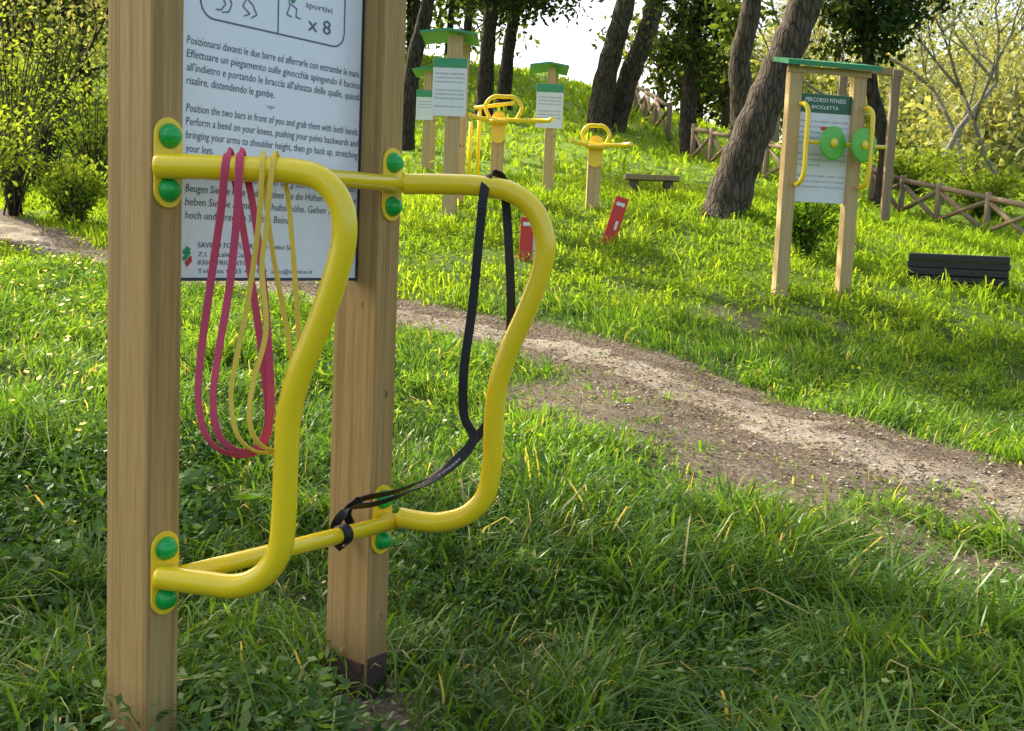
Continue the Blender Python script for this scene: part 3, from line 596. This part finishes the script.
for pxx in (471, 480): pz = at(pxx, 108 if pxx == 480 else 122, 15.1); MB().tube([pz, Vector((pz.x, pz.y, h1(pz.x, pz.y)+.3))], .026, 8).build('upright', yellow, t1)
pa_, pb_ = at(474, 108, 15.1), at(515, 103, 15.1); MB().tube([pa_, pb_], .026, 8).build('rail', yellow, t1)
twister(592, 208, 14.5, 'smaller yellow twist machine on a short wooden post at the centre of the meadow', .17, (569, 628, 146), (581, 608, 127, 144), 148)
for px, by, ty, tilt, lab in ((608, 244, 197, .26, 'tilted faded red panel standing in the meadow grass'), (525, 260, 219, .02, 'upright small red and white panel in the grass below the twist machines')):
    b = hit(px, by, 9, 16); o = thing('red_panel', b, lab, 'panel'); t = at(px, ty, b.y).z-b.z; ax = Vector((tilt, 0, 1)).normalized(); ex = Vector((1, 0, -tilt)).normalized(); wd = 13*b.y/1100
    pn = MB().box(b+ax*t/2, ex*wd/2, Y_*.03, ax*(t/2+.02)).build('board', red_p, o, .006)
    MB().box(b+ax*t*.88-Y_*.032, ex*wd*.32, Y_*.002, ax*.02).build('white_mark', white_f, pn)
    if tilt > .1: MB().box(b+ax*t*.42-Y_*.032+ex*wd*.15, ex*wd*.1, Y_*.002, ax*.05).build('white_mark', white_f, pn)
    if tilt < .1: MB().box(b+ax*t*.42+ex*(wd/2+.035)+Y_*.02, ex*.034, Y_*.02, ax*t*.42).build('side_board', white_f, o, .005)
b = hit(650, 197, 13, 24); sc_ = b.y/17.5; o = thing('wooden_bench', b, 'small dark wooden bench on the slope behind the tilted red panel', 'bench'); zt_ = at(650, 178, b.y).z
for dy in (-.1, .1): MB().box(Vector((b.x, b.y+dy, zt_)), X_*.42*sc_, Y_*.085, Z_*.04).build('seat_plank', wood_grey, o, .006)
for sg in (-1, 1): MB().box(Vector((b.x+sg*.27*sc_, b.y, (zt_-.05+b.z-.05)/2)), X_*.065, Y_*.13, Z_*(zt_-.05-b.z+.05)/2).build('leg', wood_dk, o, .005)
bl = at(907, 268, 12.4); br = at(1009, 284, 12.0); zz = max(gz_(bl), gz_(br))-.05; bl.z = br.z = zz
o = thing('low_bench', (bl+br)/2, 'low dark stack of ridged black beams lying in the grass at the right edge', 'bench')
e = (br-bl)/2; eu = e.normalized(); cN = Vector((e.y, -e.x, 0)).normalized()
for lv in range(4):
    for dn in (0, -.13, -.26):
        c = (bl+br)/2+cN*(dn+(.02 if lv % 2 else 0))+Z_*(.05+lv*.08)
        MB().box(c, e*(1-.02*(lv % 2)), cN*.0645, Z_*.0395).build('beam', black_tim, o, .014)
def fence(pix, hgt, r, label):
    gp = []
    for a, b_, Y in pix: p = at(a, b_, Y); p.z = gz_(p); gp.append(p)
    o = thing('rustic_fence', gp[0], label, 'fence')
    for p in gp: MB().tube([p-Z_*.15, p+Z_*(hgt+.1)], r, 8).build('post', wood_grey, o)
    for a, c in zip(gp[:-1], gp[1:]):
        MB().tube([a+Z_*hgt, c+Z_*hgt], r*.85, 8).build('rail', wood_grey, o)
        MB().tube([a+Z_*.08, c+Z_*(hgt-.05)], r*.75, 8).build('brace', wood_grey, o); MB().tube([a+Z_*(hgt-.05)+Y_*.03, c+Z_*.08+Y_*.03], r*.75, 8).build('brace', wood_grey, o)
fence([(870, 208, 23), (900, 217, 22), (936, 226, 21), (985, 238, 20), (1035, 250, 19), (1090, 262, 18)], .68, .06, 'rustic round-pole fence with crossed braces along the right side of the meadow')
fence([(635, 113, 31), (645, 122, 29.5), (655, 130, 28), (668, 140, 26)], .75, .06, 'short steep run of pole fence descending the hill beside the twin trunks')
fence([(692, 160, 23), (710, 166, 22.5), (732, 172, 22), (765, 178, 21), (800, 190, 20.5)], .66, .055, 'pole fence running behind the big leaning tree')
# ------------------------------------------------------------------ trees
leafsize = .16
def tree(name, pts, r0_, r1_, barkm, label, crown=None, leafm=None, limbs=(), cat='tree', nseg=14):
    base = Vector(pts[0]); base.z -= .15; pts = [base]+[Vector(p) for p in pts[1:]]
    sp = smooth(pts, 7); n = len(sp); rs_ = [(r0_+(r1_-r0_)*(i/(n-1)))*(1+.45*math.exp(-i/2.2))*(1+.06*math.sin(i*1.7)) for i in range(n)]
    o = thing(name, base, label, cat); mb = MB().tube(sp, rs_, nseg)
    for lp, ra, rb in limbs:
        s_ = smooth(lp, 5); mb.tube(s_, [ra+(rb-ra)*i/(len(s_)-1) for i in range(len(s_))], 8)
    mb.build('trunk', barkm, o)
    if crown:
        Cs = []; Ts = []; tw = MB()
        for (c, rad, ncl, m, spread) in crown:
            c = Vector(c)
            for _ in range(ncl):
                d = Vector((random.gauss(0, 1), random.gauss(0, 1), random.gauss(0, 1))).normalized()*(random.random()**.45); cc = c+Vector((d.x*rad[0], d.y*rad[1], d.z*rad[2]))
                Cs.append(np.array(cc)+rng.normal(size=(m, 3))*np.array([spread, spread, spread*.6])); Ts.append(np.clip(random.random()*.6+rng.random(m)*.45, 0, 1))
                if random.random() < .5:
                    st_ = c-Z_*rad[2]*.5; md = (st_+cc)/2+Vector((random.gauss(0, .1), random.gauss(0, .1), .1))*rad[0]
                    tw.tube([st_, md, cc], [.03*rad[0]**.5, .02*rad[0]**.5, .006], 5)
        Cs = np.concatenate(Cs); Ts = np.concatenate(Ts)
        cr = leafcloud('crown', Cs, leafsize, leafm, Ts, o, off=np.array(base), asp=.5)
        if tw.v: tw.build('branches', barkm, cr)
    return o
def g(px, py, Y): p = at(px, py, Y); p.z = gz_(p); return p
b = g(722, 212, 14.5)
tree('leaning_tree', [b, at(738, 170, 14.5), at(762, 110, 14.5), at(785, 55, 14.5), at(806, 0, 14.5), at(830, -90, 14.4), at(850, -200, 14.3)], .28, .17, bark, 'thick brown trunk leaning right between the centre and the roofed right station',
     [(at(830, -190, 14.6), (2.2, 2, 1.0), 40, 60, .3)], L_oak)
b = g(738, 172, 18)
tree('dark_tree', [b, at(742, 120, 18), at(740, 60, 18), at(752, 0, 18), at(756, -120, 18)], .2, .14, bark, 'upright rough trunk just behind the leaning tree', [(at(752, -190, 18), (2.2, 2, 1.2), 35, 60, .35), (at(735, 20, 19), (.5, .5, .5), 10, 40, .2)], L_oak)
b = g(598, 132, 26)
tree('forked_tree', [b, at(603, 90, 26), at(614, 45, 26), at(626, 0, 26), at(640, -80, 26)], .28, .2, bark, 'left of the twin bare trunks at the top of the slope', [(at(640, -120, 26), (3, 2, 1.8), 40, 60, .5)], L_oak)
b = g(612, 124, 26.5)
tree('forked_tree', [b, at(628, 80, 26.5), at(645, 38, 26.5), at(655, 0, 26.5), at(664, -80, 26.5)], .26, .2, bark, 'right of the twin bare trunks leaning right at the top of the slope', [(at(690, -110, 26.5), (2.5, 2, 1.5), 30, 60, .5)], L_oak)
b = g(690, 160, 24)
tree('pine_tree', [b, at(688, 110, 24), at(694, 50, 24), at(700, -20, 24)], .2, .12, bark_d, 'small dark leafy evergreen between the twin trunks and the leaning tree', [(at(695, 42, 24), (.8, .8, 1.1), 32, 42, .2), (at(706, -5, 24), (1.2, .9, .9), 25, 45, .25)], L_pine)
for px0, px1, py, Y, r_, lab in ((404, 428, 125, 22, .17, 'leaning dark trunk beside the near right post, left of the tallest sign post'), (484, 492, 110, 27, .2, 'dark straight trunk above the larger twist machine'), (503, 516, 104, 29, .18, 'thinner dark trunk just right of the trunk above the twist machine'), (462, 470, 112, 33, .14, 'thin dark trunk behind the roof of the tallest sign post')):
    b = g(px0, py, Y); tree('pine_tree', [b, at(px0*.6+px1*.4, py*.5, Y), at(px1, 0, Y), at(px1+8, -110, Y)], r_, r_*.7, bark_d, lab, [(at(px1, -50 if Y > 25 else -90, Y), (2.4, 2, 1.4), 40, 50, .4), (at(px1+22, -5 if Y > 25 else -60, Y), (1.2, 1, .7), 18, 45, .35)], L_pine)
b = g(880, 200, 22)
tree('pine_tree', [b, at(886, 150, 22), at(872, 90, 22), at(866, 20, 22), at(866, -60, 22)], .16, .1, bark_d, 'dark evergreen with a dense crown above the roofed right station', [(at(864, 12, 22), (1.0, .9, 1.0), 46, 48, .22), (at(885, -25, 22), (1.6, 1, .9), 40, 50, .3)], L_pine)
def bare(base, hgt, label, lean=0, seed=1, lf=500, mat=bark_p):
    rnd = random.Random(seed); o = thing('bare_tree', base, label, 'tree'); mb = MB(); tips = []
    def br(p, d, L, r, lv):
        pts = [p]; q_ = p.copy(); dd = d.copy()
        for _ in range(4):
            dd = (dd+Vector((rnd.gauss(0, .16), rnd.gauss(0, .16), rnd.gauss(0, .08)+.03))).normalized(); q_ = q_+dd*L/4; pts.append(q_.copy())
        mb.tube(pts, [r, r*.85, r*.72, r*.6, r*.45], 5 if lv else 8)
        if lv >= 4: tips.append(q_); return
        for k in range(3 if lv < 3 else 2):
            i = rnd.choice([2, 3, 4]); nd = (dd+Vector((rnd.gauss(0, .6), rnd.gauss(0, .6), rnd.gauss(.1, .35)))).normalized(); br(pts[i], nd, L*rnd.uniform(.55, .8), r*.5, lv+1)
            tips.append(pts[i])
    br(base-Z_*.1, Vector((lean, 0, 1)).normalized(), hgt*.42, hgt*.013, 0); mb.build('trunk', mat, o)
    T = np.array([tuple(t) for t in tips]); C = T[rng.integers(0, len(T), lf)]+rng.normal(size=(lf, 3))*.35
    leafcloud('crown', C, .10, L_pale, rng.random(lf), o, off=np.array(base)); return o
bare(g(935, 200, 27), 7.5, 'pale bare tree beyond the fence, first right of the timber frame', .25, 3, 2500)
bare(g(1000, 205, 25), 6.5, 'pale twiggy tree beyond the fence at the right edge', -.1, 5, 3500)
bare(g(840, 195, 30), 8, 'pale leafless tree behind the roofed right station', -.1, 9, 2500)
bare(g(970, 190, 33), 9, 'taller pale bare tree further behind the right fence', .05, 12, 4000)
bare(g(770, 180, 34), 8, 'pale twiggy tree seen between the leaning trunk and the roofed station', .05, 21, 3000)
bare(g(30, 190, 18), 5, 'thin brown branching tree behind the shrubs at the left edge', .1, 31, 1800, bark)
bare(g(88, 195, 20), 5.5, 'thin brown branching tree showing just left of the near left post', -.1, 35, 1500, bark)
leafsize = .2
tree('shade_tree', [(-7.2, 7.6, h1(-7.2, 7.6)), (-6.9, 7.5, 2.5), (-6.4, 7.4, 4.2), (-5.8, 7.3, 6)], .28, .16, bark_d, 'tall tree just left of the view whose crown shades the near station', [((-5.7, 7.3, 7.0), (2.3, 2.2, 1.0), 120, 42, .3), ((-3.8, 6.0, 7.6), (1.9, 1.7, .8), 36, 40, .28)], L_oak)
tree('unseen_shade_tree', [(-3.9, 15.8, h1(-3.9, 15.8)), (-3.9, 15.7, 4), (-3.8, 15.5, 7.5)], .2, .12, bark_d, 'unseen tall thin tree added behind the near sign board to shade the meadow', [((-3.6, 15.4, 9), (2.4, 1.2, 1.2), 36, 40, .25), ((-1.2, 15.2, 9.6), (1.8, .8, .8), 22, 40, .25)], L_oak)  # added out of sight so its crown throws shade streaks over the meadow
# ------------------------------------------------------------------ woods as mass + shrubs
def mass(name, spots, leafm, size, label, m=60, spread=.5, barkm=bark_p, cat='wood'):
    Cs = []; Ts = []; mb = MB()
    for (x, y, hh, rad) in spots:
        z0 = h1(x, y); mb.tube([Vector((x, y, z0-.2)), Vector((x+random.gauss(0, .3), y, z0+hh*.5)), Vector((x+random.gauss(0, .6), y, z0+hh*.9))], [.16, .11, .04], 6)
        for _ in range(int(10+rad*7)):
            d = Vector((random.gauss(0, 1), random.gauss(0, 1), random.gauss(0, 1))).normalized()*random.random()**.4; c = Vector((x, y, z0+hh*.62))+Vector((d.x*rad, d.y*rad, d.z*hh*.42))
            Cs.append(np.array(c)+rng.normal(size=(m, 3))*spread); Ts.append(np.clip(random.random()*.6+rng.random(m)*.4, 0, 1))
            if random.random() < .6: mb.tube([Vector((x, y, z0+hh*random.uniform(.3, .7))), c], [.05, .015], 4)
    o = leafcloud(name, np.concatenate(Cs), size, leafm, np.concatenate(Ts)); tag(o, label, cat, kind='stuff')
    mb.build('trunks', barkm, o); return o
rr = random.Random(11)
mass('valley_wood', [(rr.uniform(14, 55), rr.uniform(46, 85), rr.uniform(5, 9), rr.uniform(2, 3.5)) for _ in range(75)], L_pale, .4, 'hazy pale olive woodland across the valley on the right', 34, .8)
mass('hill_wood', [(rr.uniform(-26, -1.8), rr.uniform(34, 56), rr.uniform(5, 9), rr.uniform(2, 3.2)) for _ in range(34)], L_oak, .34, 'green woodland covering the hill behind the sign posts', 36, .8, bark_d)
mass('ridge_wood', [(rr.uniform(.12, .3)*y_, y_, rr.uniform(2, 4), rr.uniform(1.2, 2)) for y_ in [rr.uniform(38, 50) for _ in range(9)]], L_mid, .26, 'low hazy bushes along the ridge behind the twin trunks', 36, .5, bark)
mass('left_wood', [(rr.uniform(-.62, -.3)*y_, y_, rr.uniform(4, 7), rr.uniform(1.2, 1.9)) for y_ in [rr.uniform(20, 30) for _ in range(20)]], L_mid, .16, 'olive green woodland behind the shrubs at the left edge', 36, .6, bark)
def shrub(px, py, Y, w_, h_, label, mat=L_shrub, n=2600, sz=.07, seed=0):
    b = g(px, py, Y); o = thing('shrub', b, label, 'shrub'); mb = MB(); Cs = []; rnd = random.Random(seed)
    for _ in range(46):
        a = rnd.random()*6.28; ll = rnd.uniform(.5, 1); tip = b+Vector((math.cos(a)*w_*rnd.random(), math.sin(a)*w_*rnd.random(), h_*ll)); md = b+(tip-b)*.5+Z_*h_*.12
        pts = smooth([b+Vector((rnd.gauss(0, .06), rnd.gauss(0, .06), -.05)), md, tip], 5); mb.tube(pts, [.014-.001*i for i in range(len(pts))], 5)
        k = n//46; t = np.clip(rng.random(k)**.7, .15, 1)*(len(pts)-1); i0 = np.minimum(t.astype(int), len(pts)-2); PA = np.array([tuple(p) for p in pts]); fr_ = (t-i0)[:, None]
        Cs.append(PA[i0]*(1-fr_)+PA[i0+1]*fr_+rng.normal(size=(k, 3))*.07)
    mb.build('stems', bark, o); Cs = np.concatenate(Cs); leafcloud('foliage', Cs, sz, mat, np.clip((Cs[:, 2]-b.z)/h_*.5+rng.random(len(Cs))*.4, 0, 1), o, off=np.array(b)); return o
shrub(12, 222, 14, 1.1, 2.6, 'tall light green airy shrub at the left edge of the path', seed=1, n=1900, sz=.06)
shrub(72, 222, 13.5, .6, .8, 'low bright leafy bush against the left side of the near left post', seed=2, n=2400)
shrub(95, 205, 17, 1.0, 1.7, 'mid-height light green shrub peeping beside the near left post', seed=3, n=1800)
shrub(-30, 240, 12, .8, 1.5, 'bushy shrub cut off by the left edge of the view', seed=4, n=2400)
shrub(45, 205, 18, 1.1, 2.8, 'taller dark green shrub behind the airy light green shrub', L_oak, 2000, .08, 5)
shrub(800, 262, 12.8, .5, .75, 'leafy green bush behind the roofed right station', L_mead, seed=6, n=1800)
shrub(985, 200, 23, 1.6, 1.0, 'pale green thicket behind the right fence', seed=7, n=3000, sz=.11)
shrub(910, 190, 25, 1.8, 1.0, 'light green thicket right of the timber frame', seed=8, n=3000, sz=.11)
